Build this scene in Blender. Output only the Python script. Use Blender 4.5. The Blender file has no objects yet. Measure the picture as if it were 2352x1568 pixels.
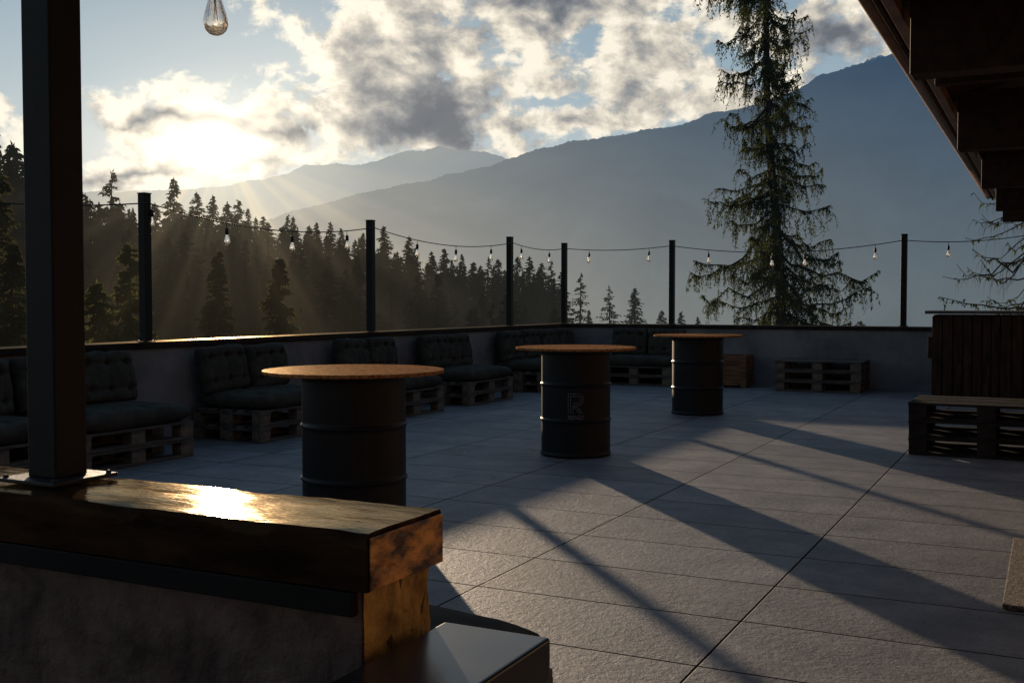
import bpy, bmesh, math, random
from mathutils import Vector, Matrix, noise as mnoise
R=math.radians; PI=math.pi
rnd=random.Random(7)
scn=bpy.context.scene
COL=scn.collection
TH=R(26.55); S1,C1=math.sin(TH),math.cos(TH)
F=2486.0; CX=1176.0; HY=693.0; EYE=1.28
SUN_AZ=R(-14.9); SUN_EL=R(8.0)
SUND=Vector((math.sin(SUN_AZ)*math.cos(SUN_EL),math.cos(SUN_AZ)*math.cos(SUN_EL),math.sin(SUN_EL)))
def W(q,p,z=0.0): return Vector((q*C1+p*S1,-q*S1+p*C1,z))
def QP(x,y): return (x*C1-y*S1, x*S1+y*C1)
def at(u,v,Y): return Vector(((u-CX)/F*Y,Y,EYE+(HY-v)/F*Y))

# ------------------------------------------------------------------ mesh helper
class MB:
    def __init__(s): s.v=[]; s.f=[]
    def box(s,x0,x1,y0,y1,z0,z1):
        n=len(s.v)
        s.v+=[(x0,y0,z0),(x1,y0,z0),(x1,y1,z0),(x0,y1,z0),(x0,y0,z1),(x1,y0,z1),(x1,y1,z1),(x0,y1,z1)]
        s.f+=[(n,n+3,n+2,n+1),(n+4,n+5,n+6,n+7),(n,n+1,n+5,n+4),(n+1,n+2,n+6,n+5),(n+2,n+3,n+7,n+6),(n+3,n,n+4,n+7)]
        return s
    def tube(s,pts,rads,n=8,cap=True):
        pts=[Vector(p) for p in pts]
        if not hasattr(rads,'__len__'): rads=[rads]*len(pts)
        st=len(s.v); a=None
        for i,p in enumerate(pts):
            t=(pts[min(i+1,len(pts)-1)]-pts[max(i-1,0)])
            if t.length<1e-9: t=Vector((0,0,1))
            t.normalize()
            if a is None:
                a=t.orthogonal().normalized()
            a=(a-t*a.dot(t))
            if a.length<1e-6: a=t.orthogonal()
            a.normalize(); b=t.cross(a)
            for k in range(n):
                an=2*PI*k/n
                s.v.append(tuple(p+(a*math.cos(an)+b*math.sin(an))*rads[i]))
        for i in range(len(pts)-1):
            for k in range(n):
                k2=(k+1)%n
                s.f.append((st+i*n+k,st+i*n+k2,st+(i+1)*n+k2,st+(i+1)*n+k))
        if cap:
            s.f.append(tuple(st+k for k in reversed(range(n))))
            e=st+(len(pts)-1)*n
            s.f.append(tuple(e+k for k in range(n)))
        return s
    def lathe(s,prof,n=32,c=(0,0,0)):
        st=len(s.v)
        for r,z in prof:
            for k in range(n):
                an=2*PI*k/n
                s.v.append((c[0]+r*math.cos(an),c[1]+r*math.sin(an),c[2]+z))
        for i in range(len(prof)-1):
            for k in range(n):
                k2=(k+1)%n
                s.f.append((st+i*n+k,st+i*n+k2,st+(i+1)*n+k2,st+(i+1)*n+k))
        s.f.append(tuple(st+k for k in reversed(range(n))))
        e=st+(len(prof)-1)*n
        s.f.append(tuple(e+k for k in range(n)))
        return s
    def build(s,name,mat,parent=None,smooth=False,bevel=0,seg=2,loc=None,rz=None):
        me=bpy.data.meshes.new(name); me.from_pydata(s.v,[],s.f); me.update()
        if smooth: me.polygons.foreach_set('use_smooth',[True]*len(me.polygons))
        me.materials.append(mat)
        o=bpy.data.objects.new(name,me); COL.objects.link(o)
        if parent: o.parent=parent
        if loc is not None: o.location=loc
        if rz is not None: o.rotation_euler=(0,0,rz)
        if bevel:
            b=o.modifiers.new('bevel','BEVEL'); b.width=bevel; b.segments=seg; b.limit_method='ANGLE'; b.angle_limit=R(40)
        return o
def tag(o,label=None,cat=None,group=None,kind=None):
    if label: o['label']=label
    if cat: o['category']=cat
    if group: o['group']=group
    if kind: o['kind']=kind
    return o
def empty(name,loc,rz=0.0):
    o=bpy.data.objects.new(name,None); COL.objects.link(o); o.location=loc; o.rotation_euler=(0,0,rz); o.empty_display_size=.1
    return o
def copy_tree(o,parent=None):
    c=o.copy(); COL.objects.link(c)
    if parent: c.parent=parent
    for ch in list(o.children): copy_tree(ch,c)
    return c

# ------------------------------------------------------------------ materials
class NT:
    def __init__(s,nt): s.nt=nt
    def node(s,t,**k):
        n=s.nt.nodes.new(t)
        for a,b in k.items(): setattr(n,a,b)
        return n
    def link(s,a,b): s.nt.links.new(a,b)
    def put(s,inp,v):
        if isinstance(v,bpy.types.NodeSocket): s.link(v,inp)
        elif v is not None: inp.default_value=v
    def m(s,op,a,b=None,c=None,clamp=False):
        n=s.node('ShaderNodeMath',operation=op); n.use_clamp=clamp
        s.put(n.inputs[0],a); s.put(n.inputs[1],b); s.put(n.inputs[2],c)
        return n.outputs[0]
    def vm(s,op,a,b=None,c=None):
        n=s.node('ShaderNodeVectorMath',operation=op)
        s.put(n.inputs[0],a); s.put(n.inputs[1],b)
        if c is not None: s.put(n.inputs[2],c)
        return n.outputs['Value'] if op in('DOT_PRODUCT','LENGTH','DISTANCE') else n.outputs[0]
    def mix(s,f,a,b,bt='MIX'):
        n=s.node('ShaderNodeMix',data_type='RGBA',blend_type=bt)
        s.put(n.inputs[0],f)
        s.put(n.inputs[6],a if isinstance(a,bpy.types.NodeSocket) else (*a,1)); s.put(n.inputs[7],b if isinstance(b,bpy.types.NodeSocket) else (*b,1))
        return n.outputs[2]
    def ramp(s,f,stops,interp='LINEAR'):
        n=s.node('ShaderNodeValToRGB'); cr=n.color_ramp; cr.interpolation=interp
        while len(cr.elements)<len(stops): cr.elements.new(.5)
        for e,(p,c) in zip(cr.elements,stops):
            e.position=p; e.color=(*c,1) if len(c)==3 else c
        s.put(n.inputs[0],f); return n.outputs[0]
    def smooth(s,x,a,b,kind='SMOOTHSTEP'):
        n=s.node('ShaderNodeMapRange',interpolation_type=kind)
        s.put(n.inputs[0],x); n.inputs[1].default_value=a; n.inputs[2].default_value=b
        return n.outputs[0]
    def noise(s,vec,scale,detail=5,rough=.55,col=False,dist=0):
        n=s.node('ShaderNodeTexNoise'); s.put(n.inputs['Vector'],vec)
        n.inputs['Scale'].default_value=scale; n.inputs['Detail'].default_value=detail; n.inputs['Roughness'].default_value=rough
        n.inputs['Distortion'].default_value=dist
        return n.outputs['Color'] if col else n.outputs[0]
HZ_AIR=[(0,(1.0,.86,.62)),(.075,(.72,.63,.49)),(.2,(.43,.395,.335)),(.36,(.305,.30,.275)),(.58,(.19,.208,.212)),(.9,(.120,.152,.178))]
HZ_WOOD=[(0,(1.0,.80,.50)),(.1,(.60,.47,.31)),(.22,(.28,.23,.165)),(.40,(.140,.135,.118)),(.65,(.115,.13,.135)),(.9,(.08,.10,.12))]  # warm sun glare put into the glow of trees and ground
def haze_mix(n,shader,L=1250.0,gain=1.0,stops=HZ_AIR,rays=.0,tex=0):  # air haze painted into the material as emission, tinted towards the sun
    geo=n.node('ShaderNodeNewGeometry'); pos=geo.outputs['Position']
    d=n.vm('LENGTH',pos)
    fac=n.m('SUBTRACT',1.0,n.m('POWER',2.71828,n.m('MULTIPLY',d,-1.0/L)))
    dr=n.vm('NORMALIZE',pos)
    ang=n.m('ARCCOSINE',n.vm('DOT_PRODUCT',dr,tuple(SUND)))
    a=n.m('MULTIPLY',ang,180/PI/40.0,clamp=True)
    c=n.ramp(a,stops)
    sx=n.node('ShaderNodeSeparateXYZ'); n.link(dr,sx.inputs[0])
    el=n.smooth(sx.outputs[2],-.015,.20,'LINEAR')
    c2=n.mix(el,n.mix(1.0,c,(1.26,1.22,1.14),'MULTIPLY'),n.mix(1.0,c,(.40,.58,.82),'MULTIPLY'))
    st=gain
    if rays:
        # sunbeam streaks put into the emission, fanning out from the direction of the sun
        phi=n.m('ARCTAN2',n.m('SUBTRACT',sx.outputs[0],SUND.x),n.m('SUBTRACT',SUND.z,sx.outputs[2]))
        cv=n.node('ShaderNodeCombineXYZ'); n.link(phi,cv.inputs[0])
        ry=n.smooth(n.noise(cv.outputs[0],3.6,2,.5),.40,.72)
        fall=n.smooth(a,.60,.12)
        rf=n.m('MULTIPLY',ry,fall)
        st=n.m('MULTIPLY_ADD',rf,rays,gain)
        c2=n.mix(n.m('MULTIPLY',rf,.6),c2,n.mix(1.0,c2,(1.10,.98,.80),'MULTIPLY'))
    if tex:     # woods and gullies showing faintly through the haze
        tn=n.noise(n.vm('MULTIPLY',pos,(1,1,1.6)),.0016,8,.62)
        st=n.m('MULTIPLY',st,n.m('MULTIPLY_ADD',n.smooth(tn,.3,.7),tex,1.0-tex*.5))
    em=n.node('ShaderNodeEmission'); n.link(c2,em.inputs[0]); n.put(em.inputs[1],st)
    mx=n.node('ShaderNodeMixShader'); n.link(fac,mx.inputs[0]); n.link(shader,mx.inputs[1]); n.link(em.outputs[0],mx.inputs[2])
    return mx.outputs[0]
def mat(name,c1,c2=None,scale=6,rough=.6,metal=0,bump=0,bscale=40,stretch=(1,1,1),haze=None,transl=0,tcol=None,coat=0,crough=.1,spec=.5,detail=6,lo=.35,hi=.65,rvar=0,bdist=.01,tint=None,gloss=None):
    m=bpy.data.materials.new(name); m.use_nodes=True; nt=m.node_tree; nt.nodes.clear(); n=NT(nt)
    out=n.node('ShaderNodeOutputMaterial'); p=n.node('ShaderNodeBsdfPrincipled')
    tc=n.node('ShaderNodeTexCoord'); mp=n.node('ShaderNodeMapping'); n.link(tc.outputs['Object'],mp.inputs[0]); mp.inputs['Scale'].default_value=stretch
    c2=c2 or tuple(x*.7 for x in c1)
    nz=n.noise(mp.outputs[0],scale,detail,.6)
    col=n.ramp(nz,[(lo,c2),(hi,c1)])
    n.link(col,p.inputs['Base Color'])
    p.inputs['Metallic'].default_value=metal; p.inputs['Roughness'].default_value=rough
    p.inputs['Specular IOR Level'].default_value=spec
    if tint: p.inputs['Specular Tint'].default_value=(*tint,1)
    if rvar:
        n.link(n.m('MULTIPLY_ADD',n.noise(mp.outputs[0],scale*2.3,5,.6),rvar,rough-rvar*.5),p.inputs['Roughness'])
    if coat: p.inputs['Coat Weight'].default_value=coat; p.inputs['Coat Roughness'].default_value=crough
    bo=None
    if bump:
        b=n.node('ShaderNodeBump'); b.inputs['Strength'].default_value=bump; b.inputs['Distance'].default_value=bdist
        n.link(n.noise(mp.outputs[0],bscale,4,.6),b.inputs['Height']); bo=b.outputs[0]; n.link(bo,p.inputs['Normal'])
        if coat: n.link(bo,p.inputs['Coat Normal'])
    sh=p.outputs[0]
    if gloss:   # (factor, colour, roughness): dull wood, varnished on its upper side
        d=n.node('ShaderNodeBsdfDiffuse'); n.link(col,d.inputs[0]); g=n.node('ShaderNodeBsdfGlossy'); g.inputs['Color'].default_value=(*gloss[1],1); g.inputs['Roughness'].default_value=gloss[2]
        if bo: n.link(bo,d.inputs['Normal']); n.link(bo,g.inputs['Normal'])
        mx=n.node('ShaderNodeMixShader'); n.link(d.outputs[0],mx.inputs[1]); n.link(g.outputs[0],mx.inputs[2])
        f0=n.m('MULTIPLY',n.smooth(n.noise(mp.outputs[0],scale*.8,6,.65),.22,.62),gloss[0])
        lw=n.node('ShaderNodeLayerWeight'); lw.inputs[0].default_value=.35     # stronger at grazing angles
        ge=n.node('ShaderNodeNewGeometry'); sn=n.node('ShaderNodeSeparateXYZ'); n.link(ge.outputs['True Normal'],sn.inputs[0])
        up=n.m('MULTIPLY_ADD',n.smooth(sn.outputs[2],.5,.9),.92,.08)
        n.link(n.m('MULTIPLY',n.m('MULTIPLY',f0,up),n.m('MULTIPLY_ADD',lw.outputs['Facing'],.85,.15)),mx.inputs[0]); sh=mx.outputs[0]
    if transl:
        t=n.node('ShaderNodeBsdfTranslucent'); t.inputs[0].default_value=(*(tcol or c1),1)
        mx=n.node('ShaderNodeMixShader'); mx.inputs[0].default_value=transl; n.link(sh,mx.inputs[1]); n.link(t.outputs[0],mx.inputs[2]); sh=mx.outputs[0]
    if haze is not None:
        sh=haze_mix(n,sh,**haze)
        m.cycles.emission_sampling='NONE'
    n.link(sh,out.inputs[0]); return m
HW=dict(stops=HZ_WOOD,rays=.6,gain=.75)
M={}
M['black_metal']=mat('black_powder_coated_metal',(.012,.010,.009),(.006,.0055,.005),12,.55,bump=.08,bscale=120,spec=.22)
M['drum']=mat('black_drum_paint',(.009,.009,.009),(.0045,.0045,.005),7,.48,bump=.10,bscale=9,rvar=.2,bdist=.004,spec=.3)
M['plate']=mat('dark_steel_plate',(.03,.026,.024),(.012,.012,.012),14,.5,metal=.4,bump=.2)
M['table']=mat('rust_brown_board',(.50,.21,.075),(.14,.056,.022),46,.7,bump=.3,bscale=70,detail=8,lo=.36,hi=.62,gloss=(.07,(1,.76,.5),.42))
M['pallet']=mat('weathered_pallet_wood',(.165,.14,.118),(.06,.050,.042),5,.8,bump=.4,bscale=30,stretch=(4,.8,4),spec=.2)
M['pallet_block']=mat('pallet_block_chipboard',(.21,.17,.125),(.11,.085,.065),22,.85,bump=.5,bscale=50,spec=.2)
M['pallet_shaded']=mat('shade_darkened_pallet_wood',(.050,.042,.038),(.018,.015,.014),5,.85,bump=.4,bscale=30,stretch=(4,.8,4),spec=.05)  # darkened copy of the pallet wood, standing in for shade away from the sun
M['cushion']=mat('olive_grey_fabric',(.072,.067,.052),(.040,.038,.031),7,.9,bump=.35,bscale=160,spec=.1)
M['wall']=mat('grey_render',(.24,.236,.236),(.145,.142,.146),2.2,.85,bump=.25,bscale=50,spec=.2,detail=8)
M['coping']=mat('dark_painted_wood_coping',(.05,.040,.032),(.022,.018,.016),4,.30,bump=.35,bscale=14,stretch=(3,.5,3),gloss=(.15,(1,.78,.50),.36))
M['concrete']=mat('stained_concrete',(.185,.130,.108),(.050,.035,.030),9.0,.9,bump=.9,bscale=26,lo=.28,hi=.68,detail=12,bdist=.02,spec=.1)
M['beam']=mat('varnished_dark_beam',(.052,.027,.014),(.012,.007,.005),5,.46,bump=.42,bscale=9,stretch=(.8,3,3),bdist=.007,gloss=(.38,(1,.77,.49),.12))
M['beam_end']=mat('bounce_lit_end_grain',(.88,.42,.105),(.06,.024,.010),9,.45,bump=.8,bscale=22,stretch=(1,1.1,2.2),lo=.40,hi=.62,detail=10)  # orange tone stands in for warm bounced light on the end face
M['block_end']=mat('coarse_golden_core',(.74,.47,.15),(.12,.07,.026),9,.8,bump=1.0,bscale=46,lo=.36,hi=.62,bdist=.015,detail=9)
M['flash']=mat('dark_metal_flashing',(.014,.013,.0125),(.008,.0075,.007),5,.6,metal=0,bump=.05,spec=.12)
M['boxmetal']=mat('anthracite_sheet_metal',(.040,.041,.043),(.025,.025,.027),5,.24,metal=.4,bump=.06,bscale=4,rvar=.08)
M['barwood']=mat('brown_bar_boards',(.066,.040,.028),(.022,.013,.010),5,.8,bump=.4,bscale=24,stretch=(4,4,.6),spec=.1)
M['bartop']=mat('grey_bar_top',(.10,.088,.08),(.045,.04,.037),6,.6,bump=.2)
M['crate']=mat('brown_crate_wood',(.25,.13,.068),(.11,.055,.032),5,.75,bump=.4,bscale=24,stretch=(.7,4,4),spec=.15)
M['chalet']=mat('dark_stained_timber',(.042,.023,.015),(.016,.009,.0065),5,.7,bump=.3,bscale=20,stretch=(3,.5,3),spec=.2)
M['chalet_wall']=mat('brown_timber_boards',(.28,.175,.11),(.17,.105,.068),5,.6,bump=.3,bscale=20,stretch=(3,.5,3))
M['gutter']=mat('bronze_gutter',(.34,.19,.115),(.20,.105,.065),4,.45,metal=.4)
M['mat']=mat('coir_doormat',(.22,.175,.135),(.055,.044,.037),60,.95,bump=1,bscale=90,lo=.42,hi=.58,bdist=.02)
M['logo']=mat('faded_white_print',(.17,.165,.16),(.085,.083,.081),40,.6)
M['rubber']=mat('black_cable_rubber',(.012,.012,.012),(.008,.008,.008),10,.6)
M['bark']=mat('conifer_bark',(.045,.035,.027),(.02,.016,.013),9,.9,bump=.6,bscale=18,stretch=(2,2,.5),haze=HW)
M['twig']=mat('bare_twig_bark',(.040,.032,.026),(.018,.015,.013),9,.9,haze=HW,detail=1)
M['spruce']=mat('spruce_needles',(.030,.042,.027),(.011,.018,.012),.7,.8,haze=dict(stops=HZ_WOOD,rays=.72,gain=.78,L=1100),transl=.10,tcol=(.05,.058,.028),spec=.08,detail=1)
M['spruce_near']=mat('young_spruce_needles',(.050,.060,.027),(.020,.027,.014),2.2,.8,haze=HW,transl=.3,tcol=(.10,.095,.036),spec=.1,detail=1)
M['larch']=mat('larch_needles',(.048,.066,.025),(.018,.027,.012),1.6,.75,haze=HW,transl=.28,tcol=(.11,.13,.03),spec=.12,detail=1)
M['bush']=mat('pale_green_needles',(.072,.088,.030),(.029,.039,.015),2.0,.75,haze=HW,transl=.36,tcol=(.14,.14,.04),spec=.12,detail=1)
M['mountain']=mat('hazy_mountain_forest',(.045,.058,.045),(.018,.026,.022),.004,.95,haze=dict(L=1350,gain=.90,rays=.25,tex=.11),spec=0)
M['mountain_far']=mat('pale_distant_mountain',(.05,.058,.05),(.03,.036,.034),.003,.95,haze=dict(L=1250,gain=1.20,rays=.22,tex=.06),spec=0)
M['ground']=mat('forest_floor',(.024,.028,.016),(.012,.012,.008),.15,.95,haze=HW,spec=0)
def glass_mat():
    m=bpy.data.materials.new('clear_bulb_glass'); m.use_nodes=True; nt=m.node_tree; nt.nodes.clear(); n=NT(nt)
    out=n.node('ShaderNodeOutputMaterial'); tc=n.node('ShaderNodeTexCoord')
    g=n.node('ShaderNodeBsdfGlass'); g.inputs['IOR'].default_value=1.35; g.inputs['Color'].default_value=(1,.97,.92,1)
    n.link(n.m('MULTIPLY',n.noise(tc.outputs['Object'],30,2),.03),g.inputs['Roughness'])
    t=n.node('ShaderNodeBsdfTranslucent'); t.inputs[0].default_value=(1,.93,.8,1)
    mx=n.node('ShaderNodeMixShader'); mx.inputs[0].default_value=.12
    n.link(g.outputs[0],mx.inputs[1]); n.link(t.outputs[0],mx.inputs[2]); n.link(mx.outputs[0],out.inputs[0]); return m
M['glass']=glass_mat()
M['filament']=mat('brass_filament',(.5,.32,.12),(.35,.2,.08),30,.4,metal=.8)
def floor_mat():
    m=bpy.data.materials.new('large_format_grey_tiles'); m.use_nodes=True; nt=m.node_tree; nt.nodes.clear(); n=NT(nt)
    out=n.node('ShaderNodeOutputMaterial'); p=n.node('ShaderNodeBsdfPrincipled'); tc=n.node('ShaderNodeTexCoord')
    ob=tc.outputs['Object']; sx=n.node('ShaderNodeSeparateXYZ'); n.link(ob,sx.inputs[0])
    tx=n.m('MULTIPLY_ADD',sx.outputs[0],1/1.2,(1.10+24)/1.2); ty=n.m('MULTIPLY_ADD',sx.outputs[1],1/.6,(-4.26+24)/.6)
    def edge(t,size):
        fr=n.m('FRACT',t); d=n.m('MINIMUM',fr,n.m('SUBTRACT',1.0,fr)); return n.m('MULTIPLY',d,size)
    jx=n.m('SUBTRACT',1.0,n.smooth(edge(tx,1.2),.0034,.006)); jy=n.m('SUBTRACT',1.0,n.smooth(edge(ty,.6),.0034,.0064))
    joint=n.m('MAXIMUM',jx,jy)
    ids=n.node('ShaderNodeCombineXYZ'); n.link(n.m('FLOOR',tx),ids.inputs[0]); n.link(n.m('FLOOR',ty),ids.inputs[1])
    wn=n.node('ShaderNodeTexWhiteNoise',noise_dimensions='2D'); n.link(ids.outputs[0],wn.inputs[0])
    off=n.vm('ADD',ob,n.vm('MULTIPLY',wn.outputs['Color'],(30,30,30)))
    big=n.noise(off,3.0,6,.70); fine=n.noise(off,60,3,.75)
    v=n.m('ADD',n.m('MULTIPLY',big,.55),n.m('MULTIPLY',fine,.45))
    base=n.ramp(v,[(.34,(.100,.104,.112)),(.5,(.182,.181,.184)),(.66,(.30,.284,.274))])
    tv=n.m('MULTIPLY_ADD',wn.outputs['Value'],.26,.87)
    sc=n.node('ShaderNodeVectorMath',operation='SCALE'); n.link(base,sc.inputs[0]); n.link(tv,sc.inputs['Scale'])
    col=n.mix(joint,sc.outputs[0],(.006,.006,.007))
    for (x,y,r) in ((-.097,9.28,.285),(-.272,7.86,.145)):
        q,pp=QP(x,y)
        d=n.vm('DISTANCE',n.vm('MULTIPLY',ob,(1,1,0)),(q,pp,0))
        ring=n.m('SUBTRACT',1.0,n.smooth(n.m('ABSOLUTE',n.m('SUBTRACT',d,r)),.003,.012))
        col=n.mix(n.m('MULTIPLY',ring,.45),col,(.03,.027,.027))
    stain=n.smooth(n.noise(ob,.8,4,.6),.52,.75)
    col=n.mix(n.m('MULTIPLY',stain,.3),col,(.07,.07,.072))
    n.link(col,p.inputs['Base Color'])
    n.link(n.m('MULTIPLY_ADD',fine,.3,.45),p.inputs['Roughness'])
    n.link(n.m('MULTIPLY_ADD',joint,-.30,.30),p.inputs['Specular IOR Level'])
    b=n.node('ShaderNodeBump'); b.inputs['Strength'].default_value=1.0; b.inputs['Distance'].default_value=.008
    h=n.m('SUBTRACT',n.noise(off,24,5,.78),n.m('MULTIPLY',joint,.7))
    n.link(h,b.inputs['Height']); n.link(b.outputs[0],p.inputs['Normal'])
    n.link(p.outputs[0],out.inputs[0]); return m
M['floor']=floor_mat()

# ------------------------------------------------------------------ world
def build_world():
    w=bpy.data.worlds.new('World'); scn.world=w; w.use_nodes=True; nt=w.node_tree; nt.nodes.clear(); n=NT(nt)
    out=n.node('ShaderNodeOutputWorld'); bg=n.node('ShaderNodeBackground'); n.link(bg.outputs[0],out.inputs[0])
    tc=n.node('ShaderNodeTexCoord'); dirv=n.vm('NORMALIZE',tc.outputs['Generated'])
    sx=n.node('ShaderNodeSeparateXYZ'); n.link(dirv,sx.inputs[0])
    az0=n.m('ARCTAN2',sx.outputs[0],sx.outputs[1]); el0=n.m('ARCSINE',sx.outputs[2])
    KY=1.35
    cv=n.node('ShaderNodeCombineXYZ'); n.link(az0,cv.inputs[0]); n.link(n.m('MULTIPLY',el0,KY),cv.inputs[1])
    P=cv.outputs[0]
    PS=n.vm('ADD',P,(0,0,.37))
    Wp=n.vm('MULTIPLY_ADD',n.noise(PS,16,3,.55,True),(.12,.11,0),n.vm('ADD',P,(-.06,-.055,0)))
    def ae(u,v):
        a=math.atan((u-CX)/F); return a,math.atan((HY-v)/F*math.cos(a))
    def blobs(lst,vec):
        acc=0.0
        for (u,v,ru,rv,wt) in lst:
            a,e=ae(u,v); k=2.1; ra=ru/F*k; re=rv/F*KY*k
            vv=n.vm('MULTIPLY_ADD',vec,(1/ra,1/re,0),(-a/ra,-e*KY/re,0))
            g=n.node('ShaderNodeTexGradient',gradient_type='QUADRATIC_SPHERE'); n.link(vv,g.inputs[0])
            acc=n.m('MULTIPLY_ADD',g.outputs['Fac'],wt,acc)
        return acc
    body=blobs([(900,70,280,100,.80),(1270,30,280,75,.80),(800,160,190,100,.75),(1140,170,180,80,.60),(970,270,230,90,1.1),(620,300,180,80,.75),
                (430,330,240,110,1.0),(350,215,120,40,.7),(250,415,300,45,.8),(20,235,80,60,.8),(1440,205,140,75,.85),
                (1290,300,190,42,.9),(1500,80,190,100,.72),(1930,85,220,75,1.3),(1690,225,170,60,.85),
                (230,90,260,75,-1.0),(1265,235,80,30,-.5),(1350,110,60,30,-.35)],Wp)
    def cn(vec): return n.noise(vec,19,9,.61,dist=.18)
    n1=cn(PS)
    sa,se=ae(500,340)
    to=n.vm('NORMALIZE',n.vm('SUBTRACT',(sa,se*KY,.37),PS))
    n2=cn(n.vm('MULTIPLY_ADD',to,(.018,.018,0),PS))
    d=n.m('ADD',n.m('ADD',body,n.m('MULTIPLY_ADD',n1,3.3,-1.65)),-.33)
    mask=n.smooth(d,-.12,.34); thick=n.smooth(d,.15,1.2)
    dark=blobs([(960,270,210,80,.95),(640,285,120,26,.5),(380,285,140,22,.7),(1930,95,230,65,.65),(1200,30,190,40,.55),(330,425,230,24,.5),(1460,235,120,35,.3),(900,130,130,22,.3),(520,215,80,14,.45),(560,385,120,16,.4)],Wp)
    g0=blobs([(500,330,330,190,1)],P)
    light=n.m('ADD',n.m('MULTIPLY_ADD',n.m('SUBTRACT',n1,n2),2.8,.90),n.m('MULTIPLY',thick,-.48))
    light=n.m('ADD',n.m('SUBTRACT',light,dark),n.m('MULTIPLY',g0,.34))
    ccol=n.ramp(light,[(.0,(.145,.16,.185)),(.25,(.22,.233,.255)),(.5,(.40,.39,.37)),(.74,(.68,.625,.53)),(.99,(.98,.90,.75))])
    sky=n.ramp(n.m('MULTIPLY',el0,1/1.57,clamp=True),[(0,(.62,.60,.54)),(.05,(.46,.515,.54)),(.12,(.30,.40,.47)),(.3,(.12,.20,.31)),(1,(.075,.135,.23))])
    away=n.m('MULTIPLY_ADD',n.vm('DOT_PRODUCT',dirv,tuple(SUND)),.36,.64)
    sc=n.node('ShaderNodeVectorMath',operation='SCALE'); n.link(sky,sc.inputs[0]); n.link(away,sc.inputs['Scale'])
    ni=n.node('ShaderNodeTexSky',sky_type='NISHITA'); ni.sun_disc=False; ni.sun_elevation=SUN_EL; ni.sun_rotation=SUN_AZ; ni.altitude=1200
    skyc=n.vm('MULTIPLY_ADD',ni.outputs[0],(.010,.010,.010),sc.outputs[0])
    lowc=n.m('MULTIPLY',mask,n.smooth(el0,.75,.3))
    c=n.mix(lowc,skyc,ccol)
    g=blobs([(500,335,85,54,2.4),(500,330,190,95,.50),(520,320,520,260,.22),(740,150,330,150,.16)],P)
    g=n.m('MULTIPLY',g,n.m('MULTIPLY_ADD',dark,-.75,1.0,clamp=True))    # thin dark streaks in front of the glow
    gs=n.node('ShaderNodeVectorMath',operation='SCALE'); gs.inputs[0].default_value=(1,.86,.62); n.link(g,gs.inputs['Scale'])
    c=n.vm('ADD',c,gs.outputs[0])
    below=n.smooth(el0,-.03,.0)
    c=n.mix(below,(.05,.052,.055),c)
    n.link(c,bg.inputs[0]); bg.inputs[1].default_value=1.0
build_world()
sl=bpy.data.lights.new('sun','SUN'); sl.energy=5.0; sl.angle=R(.7); sl.color=(1,.76,.52)
so=bpy.data.objects.new('sun',sl); COL.objects.link(so); so.rotation_euler=SUND.to_track_quat('Z','Y').to_euler(); so.location=(0,0,30)

# ------------------------------------------------------------------ terrace setting
RZ=-TH
QL=-7.24; PF=16.5     # inner faces of left and far walls
f=MB().box(QL-.25,6,-6,PF+.25,-.35,0).build('terrace_floor',M['floor'],rz=RZ); tag(f,kind='structure')
f2=MB().box(QL-.2,5.9,-5.9,PF+.2,-5.2,-.352).build('terrace_base',M['wall'],rz=RZ); tag(f2,kind='structure')
WH=.86; CT=.92
def parapet(q0,q1,p0,p1,label,along):
    t=tag(empty('parapet_wall',W((q0+q1)/2,(p0+p1)/2),RZ),label,'wall')
    hx,hy=(q1-q0)/2,(p1-p0)/2
    MB().box(-hx,hx,-hy,hy,0.002,WH).build('wall_body',M['wall'],t)
    ex=.03
    if along=='p': MB().box(-hx-ex,hx+ex,-hy,hy+ex,WH+.002,CT).build('coping',M['coping'],t,bevel=.008)
    else: MB().box(-hx-.0,hx,-hy-ex,hy+ex,WH+.002,CT).build('coping',M['coping'],t,bevel=.008)
    return t
parapet(QL-.25,QL,1.2,PF+.25,'long grey rendered parapet wall behind the sofas on the left, with sunlit dark coping','p')
parapet(QL+.034,5,PF,PF+.25,'grey parapet wall across the far end of the terrace below the large larch','q')

# near wall with beam
t=tag(empty('foreground_wall',W(-1.0,1.59),RZ),'low concrete wall in the foreground capped by a glossy thick wooden beam','wall')
L=-6.2
MB().box(L,-.022,-.105,.105,.002,.80).build('wall_body',M['concrete'],t,bevel=.006)
def rough_beam():
    mb=MB(); nx=300
    prof=[(-.122,.802),(-.122,.835),(-.122,.87),(-.1215,.890),(-.116,.8995)]
    prof+=[(-.10+.02*i,.9005) for i in range(11)]
    prof+=[(.116,.8995),(.1215,.890),(.122,.85),(.122,.802)]
    m_=len(prof)
    for i in range(nx+1):
        x=L+(0-L)*i/nx
        for (y,z) in prof:
            k=mnoise.noise(Vector((x*5,y*9,z*9)))*.0022+mnoise.noise(Vector((x*18,y*26,z*26)))*.0012
            e=mnoise.noise(Vector((x*30,z*8,3)))*.0028
            ch=max(0,mnoise.noise(Vector((x*14,y*3,8)))-.25)*.016 if abs(y)>.115 and z>.885 else 0   # chipped edge
            mb.v.append((x,y+(e if abs(y)>.11 else 0)*(1 if y<0 else -1)-(ch if y>0 else -ch),z+(k if z>.85 else 0)-ch*.6))
    for i in range(nx):
        for k in range(m_):
            k2=(k+1)%m_
            mb.f.append((i*m_+k,(i+1)*m_+k,(i+1)*m_+k2,i*m_+k2))
    mb.f.append(tuple(range(m_)))
    mb.f.append(tuple(reversed(range(nx*m_,nx*m_+m_))))
    return mb
bo_=rough_beam().build('beam',M['beam'],t,smooth=True)
bo_.data.set_sharp_from_angle(angle=R(28))
MB().box(.0015,.006,-.117,.117,.804,.893).build('beam_end',M['beam_end'],t,bevel=.003)
mb=MB()
ns=14
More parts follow.
